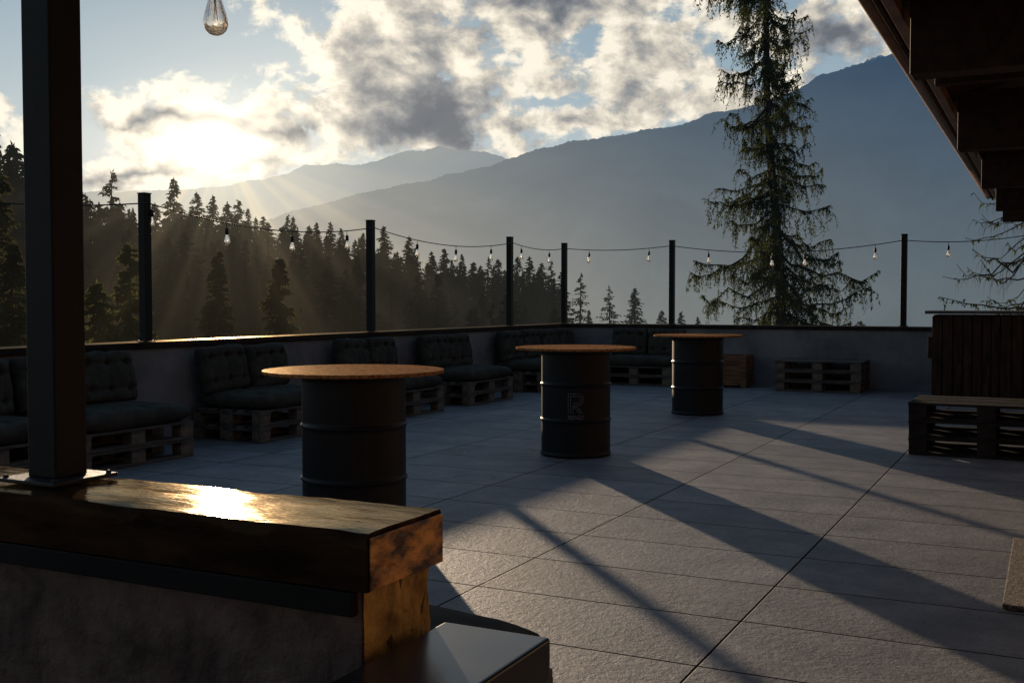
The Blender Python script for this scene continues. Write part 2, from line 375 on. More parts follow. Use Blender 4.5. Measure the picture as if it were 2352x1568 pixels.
for i in range(ns+1):
    for j in range(ns+1):
        y=-.104+.208*i/ns; z=.30+.498*j/ns
        mb.v.append((-.018+.010*mnoise.noise(Vector((y*30,z*30,1)))+.005*mnoise.noise(Vector((y*70,z*70,4))),y,z))
for i in range(ns):
    for j in range(ns):
        a=i*(ns+1)+j; mb.f.append((a,a+ns+1,a+ns+2,a+1))
mb.build('wall_end',M['block_end'],t)
MB().box(L,-.03,-.122,-.106,.757,.799).build('flashing',M['flash'],t,bevel=.003)

# metal box at the wall end
t=tag(empty('metal_box',W(-.875,1.36),RZ),'small black sheet metal box with shiny top at the end of the foreground wall','box')
MB().box(-.100,.100,-.335,.325,.01,.618).build('box_body',M['boxmetal'],t,bevel=.006)
MB().box(-.106,.106,-.34,.33,.621,.70).build('lid',M['boxmetal'],t,bevel=.006,seg=3)

# posts
def post(q,p,z0,z1,w,label,plate=0):
    t=tag(empty('light_post',W(q,p,z0),RZ),label,'post')
    h=z1-z0
    MB().box(-w/2,w/2,-w/2,w/2,.008,h).build('shaft',M['black_metal'],t,bevel=.004)
    MB().box(-w/2-.004,w/2+.004,-w/2-.004,w/2+.004,h+.001,h+.012).build('cap',M['black_metal'],t,bevel=.002)
    pw=plate or w*1.5
    b=MB().box(-pw/2,pw/2,-pw/2,pw/2,0.001,.009).build('base_plate',M['plate'],t,bevel=.002)
    for sx in (-1,1):
        for sy in (-1,1):
            MB().lathe([(.006,.009),(.006,.013),(.003,.015)],6,(sx*pw*.42,sy*pw*.42,0)).build('bolt',M['plate'],b)
    return t
QP_L=QL-.12
post(-1.885,1.615,.904,2.3,.083,'large black square post in the left foreground bolted to the wooden beam',.17)
PZ=2.25
def p_for(u,q): return q/math.tan(math.atan((u-CX)/F)-TH)
def q_for(u,p): return p*math.tan(math.atan((u-CX)/F)-TH)
P_left=[p_for(u,QP_L) for u in (335,852,1171)]
lab=['black post on the left parapet closest to the low sun, first beyond the foreground post','black post on the left parapet above the gap between sofas, second beyond the foreground post','black post on the left parapet just before the corner post']
for p_,l_ in zip(P_left,lab): post(QP_L,p_,CT+.003,PZ,.082,l_)
QF=[q_for(u,PF+.12) for u in (1296,1543,2075)]
post(QF[0],PF+.12,CT+.003,PZ,.082,'black post standing on the corner where the two parapet walls meet')
post(QF[1],PF+.12,CT+.003,PZ,.082,'black post on the far parapet between the corner post and the large larch')
post(QF[2],PF+.12,CT+.003,PZ,.082,'black post on the far parapet right of the large larch, near the timber bar')
tp=tag(empty('house_post',W(.55,16.2),RZ),'timber post under the chalet eave beside the far parapet','post')
MB().box(-.07,.07,-.07,.07,.002,2.96).build('shaft',M['chalet'],tp,bevel=.006)

# ------------------------------------------------------------------ string lights
def make_bulb():
    t=empty('string_light_bulb',(0,0,0))
    MB().tube([(0,0,0),(0,0,-.045)],.0035,6).build('drop_cord',M['rubber'],t)
    MB().lathe([(.008,-.042),(.017,-.05),(.0185,-.075),(.016,-.105),(.014,-.108)],14).build('socket',M['rubber'],t,smooth=True)
    g=MB().lathe([(.0125,-.109),(.0140,-.116),(.019,-.134),(.0255,-.156),(.0300,-.175),(.0295,-.186),(.024,-.198),(.015,-.206),(.006,-.209)],18).build('glass',M['glass'],t,smooth=True)
    mb=MB()
    mb.tube([(0,0,-.116),(0,0,-.135)],.004,6)
    for k in range(5):
        a=k*2*PI/5
        mb.tube([(.003*math.cos(a),.003*math.sin(a),-.135),(.009*math.cos(a),.009*math.sin(a),-.175),(.004*math.cos(a+.6),.004*math.sin(a+.6),-.137)],.0006,4)
    mb.build('filament',M['filament'],g)
    return t
proto_bulb=make_bulb(); bulb_used=[False]
def put_bulb(pos,label):
    b=proto_bulb if not bulb_used[0] else copy_tree(proto_bulb)
    bulb_used[0]=True
    b.location=pos; b.rotation_euler=(rnd.uniform(-.05,.05),rnd.uniform(-.05,.05),rnd.uniform(0,6))
    tag(b,label,'light bulb','bulbs hanging from the string lights')
def span(A,B,sag,us,cl,desc):
    A=Vector(A);B=Vector(B)
    def pt(t_): 
        v=A.lerp(B,t_); v.z-=sag*4*t_*(1-t_); return v
    tag(MB().tube([pt(i/24) for i in range(25)],.006,6).build('light_cable',M['rubber'],smooth=True),cl,'cable')
    words=['first','second','third','fourth']
    ts=[]
    for u in us:
        best=min((abs(CX+F*pt(i/400).x/max(pt(i/400).y,.1)-u),i/400) for i in range(401))[1]; ts.append(best)
    for i,t_ in enumerate(sorted(ts)):
        w=', '+words[i]+' from left' if len(ts)>1 else ''
        put_bulb(pt(t_)-Vector((0,0,.006)),'clear bulb '+desc+w)
ZC=2.17
def PL(p): return W(QP_L+.045,p,ZC)
def PFr(q): return W(q,PF+.07,ZC)
span(W(QP_L+.045,PF-13.1,ZC),PL(P_left[0]),.13,[],'thin black string light cable running behind the foreground post','')
span(PL(P_left[0]),PL(P_left[1]),.14,[352,522,672,798],'sagging black cable from the post closest to the sun to the next post','hanging before the wood on the longest left cable span')
span(PL(P_left[1]),PL(P_left[2]),.13,[959,1048,1128],'sagging black cable over the sofas, ending just before the corner span','on the cable two spans left of the corner post')
span(PL(P_left[2]),W(QP_L+.06,PF+.1,ZC),.06,[1197,1261],'short black cable ending at the corner post, on the left parapet','on the short cable left of the corner post')
span(PFr(QF[0]),PFr(QF[1]),.05,[1353,1490],'black cable from the corner post to the next post on the far parapet','on the cable right of the corner post')
span(PFr(QF[1]),PFr(QF[2]),.14,[1626,1772,1847,2009],'long black cable passing in front of the large larch','on the long cable in front of the large larch')
span(PFr(QF[2]),W(.48,16.2,2.35),.12,[2176],'black cable running right from the last far post to the chalet','hanging alone right of the last far post')
bq=at(497,-88,2.62)
A2=W(-1.885,1.66,2.27)
e0=Vector((bq.x,bq.y,bq.z+.03))
pts=[A2.lerp(e0,i/10)-Vector((0,0,.01*4*(i/10)*(1-i/10))) for i in range(11)]
pts+=[e0.lerp(Vector((1.2,2.6,3.2)),i/10) for i in range(1,11)]
tag(MB().tube(pts,.006,6).build('light_cable',M['rubber'],smooth=True),'black cable above the picture that carries the large near bulb','cable')
put_bulb(e0-Vector((0,0,.006)),'large clear bulb hanging at the top, nearest to the camera')

# ------------------------------------------------------------------ pallets, cushions
def jit(a): return rnd.uniform(-a,a)
def make_pallet(m1,m2):
    t=empty('pallet',(0,0,0))
    d=MB()
    for i,(x,w) in enumerate(((-.3275,.145),(-.165,.1),(0,.145),(.165,.1),(.3275,.145))):
        d.box(x-w/2,x+w/2,-.6+jit(.004),.6+jit(.004),.1225,.1435+jit(.0008))
    for y in (-.5275,0,.5275): d.box(-.4+jit(.003),.4+jit(.003),y-.0725,y+.0725,.1005,.1215)
    d.build('top_deck',m1,t,bevel=.002)
    for x in (-.35,0,.35):
        w=.0495 if x else .0725
        for y in (-.5275,0,.5275):
            MB().box(x-w+jit(.002),x+w+jit(.002),y-.07,y+.07,.0222,.0998).build('block',m2,t,bevel=.002)
        MB().box(x-w,x+w,-.598,.598,.0005,.0218).build('bottom_board',m1,t,bevel=.002)
    return t
protoP=make_pallet(M['pallet'],M['pallet_block']); protoD=make_pallet(M['pallet_shaded'],M['pallet_shaded']); pu=set()
def pallet(q,p,z,rz,label,group,pr=None):
    pr=pr or protoP
    o=pr if id(pr) not in pu else copy_tree(pr); pu.add(id(pr))
    o.location=W(q,p,z); o.rotation_euler=(0,0,RZ+rz+jit(.012)); tag(o,label,'pallet',group)
def cushion_mesh(w,d,h,nx,ny,seed,mode,soft=1.0):
    NU,NV=48,36
    tf=[(-1+2*(i+.5)/nx,-1+2*(j+.5)/ny) for i in range(nx) for j in range(ny)]
    bm=bmesh.new(); V={}
    for side in (1,-1):
        for i in range(NU+1):
            for j in range(NV+1):
                a=-1+2*i/NU; b=-1+2*j/NV
                e=max(0,(1-abs(a)**7))*max(0,(1-abs(b)**7))
                if soft<.5: e=max(0,(1-abs(a)**4))*max(0,(1-abs(b)**4))
                th=e**.42
                dent=0
                for (ta,tb) in tf:
                    rr=((a-ta)*w)**2+((b-tb)*d)**2
                    dent+=.55*math.exp(-rr/.0022)+.16*math.exp(-rr/.012)
                ca=min(abs(a-ta) for ta,_ in tf)*w; cb=min(abs(b-tb) for _,tb in tf)*d
                dent+=.14*math.exp(-(ca/.02)**2)+.14*math.exp(-(cb/.02)**2)
                dent*=soft
                nzz=(mnoise.noise(Vector((a*w*5,b*d*5,seed*3.1)))*.16+mnoise.noise(Vector((a*w*14,b*d*14,seed)))*.07)*max(soft,.35)
                z=h/2*th*(1-min(dent,.75)+nzz)
                x=a*w/2*(1-.035*b*b)+.012*mnoise.noise(Vector((a*3,b*3,seed))); y=b*d/2*(1-.035*a*a)+.012*mnoise.noise(Vector((a*3,b*3,seed+9)))
                if th==0 and side==-1: V[(side,i,j)]=V[(1,i,j)]; continue
                V[(side,i,j)]=bm.verts.new((x,y,side*z))
    for side in (1,-1):
        for i in range(NU):
            for j in range(NV):
                q=[V[(side,i,j)],V[(side,i+1,j)],V[(side,i+1,j+1)],V[(side,i,j+1)]]
                if side<0: q.reverse()
                try: bm.faces.new(q)
                except ValueError: pass
    if mode=='seat':
        Mx=Matrix(((0,1,0,0),(1,0,0,0),(0,0,1,0),(0,0,0,1)))
        Mx=Matrix.Translation((0,0,h*.40))@Mx
    else:
        Mx=Matrix(((0,0,1,0),(1,0,0,0),(0,1,0,0),(0,0,0,1)))
        Mx=Matrix.Rotation(R(-13),4,'Y')@Matrix.Translation((0,0,d/2))@Mx
    bm.transform(Mx); bmesh.ops.recalc_face_normals(bm,faces=bm.faces)
    me=bpy.data.meshes.new('cushion'); bm.to_mesh(me); bm.free()
    me.polygons.foreach_set('use_smooth',[True]*len(me.polygons)); me.materials.append(M['cushion']); return me
seatM=[cushion_mesh(1.2,.8,.17,4,3,k,'seat',.85) for k in range(3)]
backM=[cushion_mesh(.6,.45,.19,3,2,k+5,'back',.85) for k in range(4)]
softM=cushion_mesh(1.2,.8,.18,2,1,21,'seat',.08)
def sofa(q,p,rz,where,far='far',near='near',backs=2,seat=None):
    rot=RZ+rz; ox=Vector((math.cos(rot),math.sin(rot),0)); oy=Vector((-math.sin(rot),math.cos(rot),0))
    base=W(q,p)
    def loc(x,y,z): return base+ox*x+oy*y+Vector((0,0,z))
    for k,nm in enumerate(('lower','upper')):
        l=loc(.43,0,.0025+k*.1465); qq,pp=QP(l.x,l.y)
        pallet(qq,pp,l.z,rz,'%s wooden pallet under %s'%(nm,where),'pallets stacked as sofa bases')
    o=bpy.data.objects.new('seat_cushion',seat or rnd.choice(seatM)); COL.objects.link(o); o.location=loc(.445+jit(.01),jit(.015),.297); o.rotation_euler=(0,0,rot+jit(.02))
    tag(o,('smooth' if seat else 'tufted')+' olive seat cushion on '+where,'cushion','seat cushions on the pallet sofas')
    for k,s in enumerate((-1,1)[:backs]):
        o=bpy.data.objects.new('back_cushion',rnd.choice(backM)); COL.objects.link(o)
        o.location=loc(.20+jit(.02),s*.3+jit(.012),.42+jit(.01)); o.rotation_euler=(jit(.05),jit(.05),rot+jit(.07))
        tag(o,'%s olive back cushion on %s'%(far if s>0 else near,where),'cushion','back cushions on the pallet sofas')
GW=.02
sofa(QL+GW,PF-10.25,0,'the pallet sofa just right of the foreground post')
sofa(QL+GW,PF-11.5,0,'the pallet sofa at the left edge behind the foreground post')
sofa(QL+GW,PF-8.2,0,'the pallet sofa left of the nearest drum table')
sofa(QL+GW,PF-6.1,0,'the pallet sofa just right of the nearest drum table')
sofa(QL+GW,PF-4.28,0,'the pallet sofa left of the middle drum table')
sofa(QL+GW,PF-2.12,0,'the pallet sofa partly behind the middle drum table')
sofa(QL+GW,PF-.78,0,'the corner pallet sofa where the parapets meet')
sofa(QL+1.5,PF-GW,-PI/2,'the pallet sofa between the two farther drum tables','right','left')
sofa(-1.79,1.80,PI/2,'the pallet sofa hidden behind the foreground wall','left','right',backs=0,seat=softM)
for k,nm in enumerate(('bottom','middle','top')):
    pallet(-2.98,PF-.46,.0025+k*.1465,PI/2,nm+' pallet of the low stack standing against the far parapet','pallets stacked at the far parapet')
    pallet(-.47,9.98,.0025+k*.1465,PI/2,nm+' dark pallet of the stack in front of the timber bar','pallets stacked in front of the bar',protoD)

# ------------------------------------------------------------------ drum tables
def make_table():
    t=empty('drum_table',(0,0,0))
    prof=[(.284,.004),(.290,.004),(.296,.010),(.296,.022),(.289,.030)]
    def hoop(z): return [(.2885,z-.03),(.2885,z-.016),(.291,z-.011),(.2975,z-.004),(.2975,z+.004),(.291,z+.011),(.2885,z+.016),(.2885,z+.03)]
    prof+=[(.2885,.045)]+hoop(.30)+hoop(.595)
    prof+=[(.2885,.838),(.289,.852),(.296,.858),(.296,.874),(.290,.879),(.28,.879)]
    d=MB().lathe(prof,72).build('drum',M['drum'],t,smooth=True)
    MB().lathe([(.498,.881),(.503,.882),(.505,.885),(.505,.897),(.503,.900),(.498,.901)],96).build('tabletop',M['table'],t)
    return t
pt_=make_table()
tabs=[(-.885,6.05,'nearest drum table, black oil drum with round rusty brown top, left of centre'),
      (.536,9.07,'middle drum table, black oil drum with the letter R logo and round brown top'),
      (2.13,12.4,'farthest and smallest looking drum table, black oil drum by the wooden crate')]
TB=[]
for i,(x,y,l) in enumerate(tabs):
    o=pt_ if i==0 else copy_tree(pt_)
    o.location=(x,y,.002); o.rotation_euler=(0,0,rnd.uniform(0,6) if i!=1 else 0); tag(o,l,'table','drum tables on the terrace'); TB.append(o)
ang0=math.atan2(-9.07,-.536)
def wrapmesh(verts,faces,name,parent,mat_):
    rr=.2905; vv=[]
    for (x,z) in verts:
        a=ang0+x/rr; vv.append((rr*math.cos(a),rr*math.sin(a),z))
    me=bpy.data.meshes.new(name); me.from_pydata(vv,[],faces); me.update(); me.materials.append(mat_)
    o=bpy.data.objects.new(name,me); COL.objects.link(o); o.parent=parent; return o
LV=[];LF=[]
def stroke(pts,w):
    st=len(LV)
    for i,p in enumerate(pts):
        a=Vector(pts[max(i-1,0)]); b=Vector(pts[min(i+1,len(pts)-1)]); d=(b-a).normalized(); nn=Vector((-d.y,d.x))
        LV.append(tuple(Vector(p)+nn*w/2)); LV.append(tuple(Vector(p)-nn*w/2))
    for i in range(len(pts)-1):
        LF.append((st+2*i,st+2*i+1,st+2*i+3,st+2*i+2))
zb,zt=.368,.530
def seg(a,b,n=6): return [(a[0]+(b[0]-a[0])*i/n,a[1]+(b[1]-a[1])*i/n) for i in range(n+1)]
def arc(cx,cz,r,a0,a1,n=14): return [(cx+r*math.cos(R(a0+(a1-a0)*i/n)),cz+r*math.sin(R(a0+(a1-a0)*i/n))) for i in range(n+1)]
cxR,czR=.012,zt-.048
LW=.0062
for k,off in enumerate((0,.020)):
    r=.048-off
    stroke(seg((-.062+off,zb),(-.062+off,zt-off)),LW)
    stroke(seg((-.062+off,zt-off),(cxR,zt-off))+arc(cxR,czR,r,90,-90)+seg((cxR,czR-r),(-.022,czR-r)),LW)
stroke(seg((.0,czR-.048),(.058,zb),8),LW)
stroke(seg((-.022,czR-.048),(.034,zb),8),LW)
stroke(seg((-.022,czR-.048),(-.022,zb),8),LW)
wrapmesh(LV,LF,'logo_mark',TB[1],M['logo'])
cu=bpy.data.curves.new('wordmark','FONT'); cu.body='RENZI'; cu.size=.048; cu.align_x='CENTER'; cu.offset=.0012
to=bpy.data.objects.new('wordmark_curve',cu); COL.objects.link(to)
bpy.context.view_layer.update()
dg=bpy.context.evaluated_depsgraph_get(); tm=bpy.data.meshes.new_from_object(to.evaluated_get(dg))
wx=max(abs(v.co.x) for v in tm.vertices); k_=.064/wx
wrapmesh([(v.co.x*k_,.322+v.co.y*.95) for v in tm.vertices],[tuple(p.vertices) for p in tm.polygons],'wordmark',TB[1],M['logo'])
bpy.data.objects.remove(to)

# ------------------------------------------------------------------ crate, bar, mat, chalet
t=tag(empty('wooden_crate',W(-4.42,PF-.36),RZ),'brown wooden crate of wide boards against the far parapet beside the farthest drum table','crate')
for k in range(3):
    z0=.03+k*.152
    MB().box(-.36,.36,-.24,-.222,z0,z0+.145).build('front_board',M['crate'],t,bevel=.003)
mb=MB()
for k in range(3):
    z0=.03+k*.152
    mb.box(-.36,-.342,-.22,.22,z0,z0+.145); mb.box(.342,.36,-.22,.22,z0,z0+.145); mb.box(-.34,.34,.204,.222,z0,z0+.145)
mb.build('side_boards',M['crate'],t,bevel=.003)
for sx in (-1,1): MB().box(sx*.325-.04,sx*.325+.04,-.262,-.242,.004,.49).build('corner_post',M['crate'],t,bevel=.003)
MB().box(-.35,.35,-.22,.2,.035,.055).build('crate_bottom',M['crate'],t)

t=tag(empty('bar_counter',W(-1.40,14.95),RZ),'dark brown timber bar counter of upright boards at the right','bar counter')
mb=MB(); x=0.0
while x<2.5:
    w=rnd.uniform(.10,.14); mb.box(x+.006,x+w-.006,0+jit(.007),.024+jit(.002),.03,1.10+jit(.006)); x+=w
mb.build('front_panel',M['barwood'],t,bevel=.003)
MB().box(.02,2.5,.04,.7,.004,1.112).build('bar_body',M['chalet'],t)
MB().box(-.085,2.58,-.07,.78,1.125,1.165).build('bar_top',M['bartop'],t,bevel=.006)
MB().box(-.045,-.003,.02,.09,.55,.83).build('side_bracket',M['barwood'],t,bevel=.004)

tag(MB().box(-.44,.44,-.72,.72,.002,.024).build('doormat',M['mat'],bevel=.006,loc=W(.27,5.62),rz=RZ),'brown coarse doormat on the tiles at the right edge','doormat')

t=tag(empty('chalet',W(0,8),RZ),'dark timber chalet eave with heavy beams overhanging the upper right','house')
mb=MB()
z=.0; 
while z<4.2:
    mb.box(1.6,1.75+jit(.006),-11,10.3,z+.004,z+.176); z+=.18
mb.build('wall',M['chalet_wall'],t,bevel=.01)
mb=MB(); sl_=math.tan(R(16)); YE=11.9
def roofslab(q0,q1,za,th,y0,y1):
    zA=za; zB=za+(q1-q0)*sl_; n=len(mb.v)
    mb.v+=[(q0,y0,zA),(q1,y0,zB),(q1,y1,zB),(q0,y1,zA),(q0,y0,zA+th),(q1,y0,zB+th),(q1,y1,zB+th),(q0,y1,zA+th)]
    mb.f+=[(n,n+3,n+2,n+1),(n+4,n+5,n+6,n+7),(n,n+1,n+5,n+4),(n+1,n+2,n+6,n+5),(n+2,n+3,n+7,n+6),(n+3,n,n+4,n+7)]
y=-11
while y<YE-.15:
    roofslab(-.90,4.5,3.03,.03,y+.003,y+.197); y+=.2
roofslab(-.92,4.5,3.063,.08,-11,YE)
mb.build('roof',M['chalet'],t)
MB().box(-.945,-.918,-11,YE,2.98,3.16).build('fascia',M['chalet'],t,bevel=.004)
MB().tube([(-1.0,-11,3.05),(-1.0,YE,3.05)],.05,16).build('gutter',M['gutter'],t,smooth=True)
MB().box(-.885,-.82,-11,YE,2.95,3.04).build('eave_board',M['gutter'],t,bevel=.004)
for p_ in (3.3-3.5,3.3,6.8,10.3,13.8,17.3,19.7):
    MB().box(-.77,1.6,p_-8-.08,p_-8+.12,2.60,3.10).build('roof_beam',M['chalet'],t,bevel=.008)
for p_ in (5.05,8.55,12.05,15.55):
    MB().box(-.80,1.6,p_-8-.05,p_-8+.05,2.86,3.08).build('rafter',M['chalet'],t,bevel=.005)

# ------------------------------------------------------------------ terrain
TP=[(-1500,380),(-300,330),(0,340),(190,430),(300,470),(400,478),(600,505),(850,540),(1000,585),(1250,620),(1350,680),(1500,735),(1650,760),(2000,800),(3500,820)]
def lerpP(P,u):
    if u<=P[0][0]: return P[0][1]
    for (a,b),(c,d) in zip(P,P[1:]):
        if u<=c: return b+(d-b)*(u-a)/(c-a)
    return P[-1][1]
def Dr(u): return 92+max(0,min(1,u/1300))*75
def ground(x,y):
    r=math.hypot(x,y); az=math.atan2(x,y)
    u=CX+F*math.tan(max(-1.0,min(1.0,az))); dr=Dr(u)
    zr=EYE+(HY-lerpP(TP,u))*dr/F-15
    if abs(az)>1.2: zr=-14
    n=mnoise.noise(Vector((x*.03,y*.03,0)))*1.6
    if r<28: return -6.5+n*.1
    if r<dr:
        t_=(r-28)/(dr-28); lo=-15
        return (-6.5+(lo+6.5)*min(1,t_*2.5))*(1-t_)+ (zr)*t_+n
    if r<1500:
        t_=min(1,(r-dr)/(1500-dr)); return zr+(-330-zr)*(t_**.6)+n
    return -330
mb=MB(); NA=200; radii=[0.5,12,20,28,34,40,48,56,66,76,88,100,112,126,140,155,170,190,220,270,350,500,800,1500,3000,8000,20000]
for r in radii:
    for k in range(NA):
        a=2*PI*k/NA; x=r*math.sin(a); y=r*math.cos(a); mb.v.append((x,y,ground(x,y)))
for i in range(len(radii)-1):
    for k in range(NA):
        k2=(k+1)%NA; mb.f.append((i*NA+k,i*NA+k2,(i+1)*NA+k2,(i+1)*NA+k))
mb.f.append(tuple(range(NA)))
tag(mb.build('ground',M['ground'],smooth=True),kind='structure')

def mountain(name,prof,D0,D1,seed,jag,m):
    mb=MB(); us=list(range(prof[0][0],prof[-1][0],5)); NR=26
    for u in us:
        v=lerpP(prof,u)+jag*(mnoise.fractal(Vector((u*.02,seed,0)),.8,2.1,6))+jag*.5*mnoise.noise(Vector((u*.15,seed,3)))
        a=math.atan((u-CX)/F); te=(HY-v)/F*math.cos(a)
        mb.v.append((D0*1.4*math.sin(a),D0*1.4*math.cos(a),-330))
        for r in range(NR+1):
            t_=r/NR; g=mnoise.fractal(Vector((u*.006,t_*2.2,seed+3)),.9,2.0,5)*D0*.09*math.sin(PI*min(1,t_*1.1))
            D=D0+(D1-D0)*t_+g; tb=-330/D1
            z=EYE+(te+(tb-te)*t_**1.05)*D
            mb.v.append((D*math.sin(a),D*math.cos(a),z))
    m_=NR+2
    for i in range(len(us)-1):
        for k in range(m_-1):
            mb.f.append((i*m_+k,i*m_+k+1,(i+1)*m_+k+1,(i+1)*m_+k))
    tag(mb.build(name,m,smooth=True),kind='structure')
mountain('mountain_ridge',[(560,520),(700,480),(850,440),(1000,412),(1140,377),(1230,347),(1320,324),(1370,322),(1385,316),(1430,314),(1480,300),(1500,299),(1560,290),(1640,262),(1700,252),(1790,225),(1860,190),(1880,177),(1960,157),(2040,128),(2120,112),(2350,40),(2700,30),(3400,200)],5200,2300,2,5,M['mountain'])
mountain('distant_mountain',[(-900,520),(-300,480),(100,444),(260,442),(480,434),(600,414),(660,402),(705,379),(830,381),(900,360),(940,348),(975,348),(1012,338),(1050,348),(1110,350),(1150,361),(1220,390),(1400,430),(1700,470)],8500,5600,9,4,M['mountain_far'])
mountain('far_peak',[(1780,240),(1900,185),(1960,152),(1985,139),(2010,136),(2045,140),(2200,190),(2500,300)],11000,8000,5,8,M['mountain_far'])

# ------------------------------------------------------------------ trees
def bough(mb,c,d,l,w,droop):
    d=d.normalized(); s=d.cross(Vector((0,0,1)))
    if s.length<.05: s=Vector((1,0,0))
    s.normalize(); s=(s+Vector((0,0,rnd.uniform(-.9,.9)))).normalized()
    n=len(mb.v)
    mid=c+d*l*.4; tip=c+d*l+Vector((0,0,-droop*l))
    mb.v+=[tuple(c),tuple(mid+s*w),tuple(tip),tuple(mid-s*w)]
    mb.f.append((n,n+1,n+2,n+3))
def make_spruce(H,rm,nb,seg,dens,m,sparse=0.0,name='spruce_tree',start=.06,leaf=1.0):
    t=empty(name,(0,0,0))
    MB().tube([(0,0,-1.5),(0,0,H*.3),(0,0,H*.7),(0,0,H*.99)],[H*.014,H*.011,H*.006,.02],7).build('trunk',M['bark'],t,smooth=True)
    mb=MB(); Rm=rm*H; sd=rnd.uniform(0,99)
    for i in range(nb):
        f_=(i+rnd.random())/nb; z=H*(start+(1-start)*(f_**.88)); k=1-(z/H)
        ph=rnd.uniform(0,2*PI)
        lump=.82+.5*mnoise.noise(Vector((math.cos(ph)*1.3,math.sin(ph)*1.3,z*.55+sd)))+.12*math.sin(z*5.0+sd)
        if sparse and mnoise.noise(Vector((math.cos(ph)*1.6,math.sin(ph)*1.6,z*.8+sd+40)))<-.5+sparse: continue
        r=Rm*(k**.82)*lump*rnd.uniform(.75,1.15)+.08
        out=Vector((math.cos(ph),math.sin(ph),0)); sag=rnd.uniform(.25,.55)
        for s in range(seg):
            t_=(s+rnd.uniform(.1,.95))/seg
            c=out*r*t_+Vector((0,0,z-sag*r*t_+.16*r*t_*t_*1.2))
            for q in range(dens):
                dd=out*.8+Vector((jit(.8),jit(.8),jit(.4)-.25))
                l=leaf*(.20+.26*r*rnd.uniform(.6,1.1)/(1+.10*r)); bough(mb,c,dd,l,l*rnd.uniform(.2,.4),rnd.uniform(.1,.5))
    for q in range(8):
        bough(mb,Vector((0,0,H*(.955+.006*q))),Vector((jit(.5),jit(.5),1.0)),.022*H*.8,.0035*H,0)
    mb.build('crown',m,t); return t
protos=[make_spruce(22,rm,350,5,2,M['spruce'],sp,leaf=1.15) for rm,sp in ((.20,.0),(.24,.08),(.27,.1),(.19,.0),(.23,.15),(.25,.04),(.20,.1))]
plarch=[make_spruce(20,.21,210,6,2,M['spruce'],.38,'larch_tree',leaf=.9) for _ in range(2)]
used=set()
def plant(pr,pos,H,H0,label,cat='tree',group=None):
    o=pr if id(pr) not in used else copy_tree(pr); used.add(id(pr))
    s=H/H0; wv=rnd.uniform(.9,1.5); o.location=pos; o.scale=(s*wv,s*wv,s); o.rotation_euler=(jit(.04),jit(.04),rnd.uniform(0,6)); tag(o,label,cat,group)
    return o
GL='dark conifer standing among the trees of the wooded slope beyond the left parapet'
GG='conifers of the wooded slope'
def plant_top(u,v,kind,label=None,D=None,minH=12):
    D=D or Dr(u)*rnd.uniform(.93,1.0)
    top=at(u,v,D); g=ground(top.x,top.y); H=max(minH,top.z-g)
    if kind=='l': plant(rnd.choice(plarch),(top.x,top.y,top.z-H),H,20,label or GL,group=None if label else GG)
    else: plant(rnd.choice(protos),(top.x,top.y,top.z-H),H,22,label or GL,group=None if label else GG)
for e in [(230,395,'l','loose tall larch rising over the treeline between the foreground post and the next post'),
          (405,412,'s','broad dark spruce, highest of the treeline, right of the post closest to the sun'),
          (463,445,'s'),(488,450,'s'),(520,470,'s'),(545,460,'s'),(575,480,'s'),(592,500,'s'),(612,498,'s'),(650,495,'s'),(675,500,'s'),(700,520,'s'),(735,512,'s'),(760,512,'s'),(790,525,'s'),
          (825,535,'s'),(890,520,'s','spruce whose pointed top shows just right of the second post on the left parapet'),(930,545,'s'),(965,570,'s'),(997,578,'s'),(1028,572,'s'),(1060,585,'s'),(1085,605,'s'),
          (1112,592,'l','airy larch on the wooded slope just left of the post before the corner'),(1150,597,'s'),(1190,592,'s'),(1215,590,'s'),(1240,605,'s'),(1265,600,'l'),(1285,625,'s'),
          (1330,628,'l','slim airy larch at the right end of the wood, just right of the corner post'),(1352,712,'s','tiny spruce top beside the slim larch right of the corner post'),
          (1405,657,'l','slim lone larch standing apart right of the corner, left of a fuller spruce'),(1455,662,'s','full lone spruce standing apart between the corner and the next far post'),
          (1510,714,'s','small treetop just left of the far parapet post beside the large larch'),(1568,716,'s','small treetop over the far parapet left of the large larch, left of two'),(1605,728,'s','small treetop over the far parapet left of the large larch, right of two'),
          (28,345,'s'),(48,335,'s'),(195,440,'s'),(262,470,'s'),(288,488,'s'),(312,482,'s'),(345,495,'s'),(375,470,'s'),(435,475,'s'),(215,470,'s')]:
    plant_top(*e)
cnt=0
while cnt<225:
    if cnt<105:   # second rank right behind the edge of the wood closes the gaps
        u=-80+1370*(cnt+rnd.random())/105; D=Dr(u)*rnd.uniform(.82,.93); ex=-2+26*rnd.random()
    else:
        u=rnd.uniform(-120,1290); D=rnd.uniform(70,Dr(u)*.88); ex=32+75*rnd.random()
    x=(u-CX)/F*D; y=D; g=ground(x,y); H=rnd.uniform(15,24)
    vt=HY-(g+H-EYE)/D*F; lim=lerpP(TP,u)+ex
    if vt<lim or cnt<105: H=(HY-lim)/F*D+EYE-g
    if H<7: continue
    pr=rnd.choice(protos+plarch[:1]); plant(pr,(x,y,g-.3),H,20 if pr in plarch else 22,GL,group=GG); cnt+=1
def near_tree(u,vtop,D,rm,m,label,nb=420,sp=.1,name='spruce_tree',H=None,leaf=.75):
    top=at(u,vtop,D); g=ground(top.x,top.y); H=H or (top.z-g)
    o=make_spruce(H,rm,nb,8,3,m,sp,name,leaf=leaf); o.location=(top.x,top.y,top.z-H); tag(o,label,'tree')
near_tree(502,578,42,.19,M['spruce_near'],'young spruce behind the parapet, left of its similar neighbour, above the gap between sofas')
near_tree(642,595,40,.22,M['spruce_near'],'young broad spruce just behind the parapet above the nearest drum table')
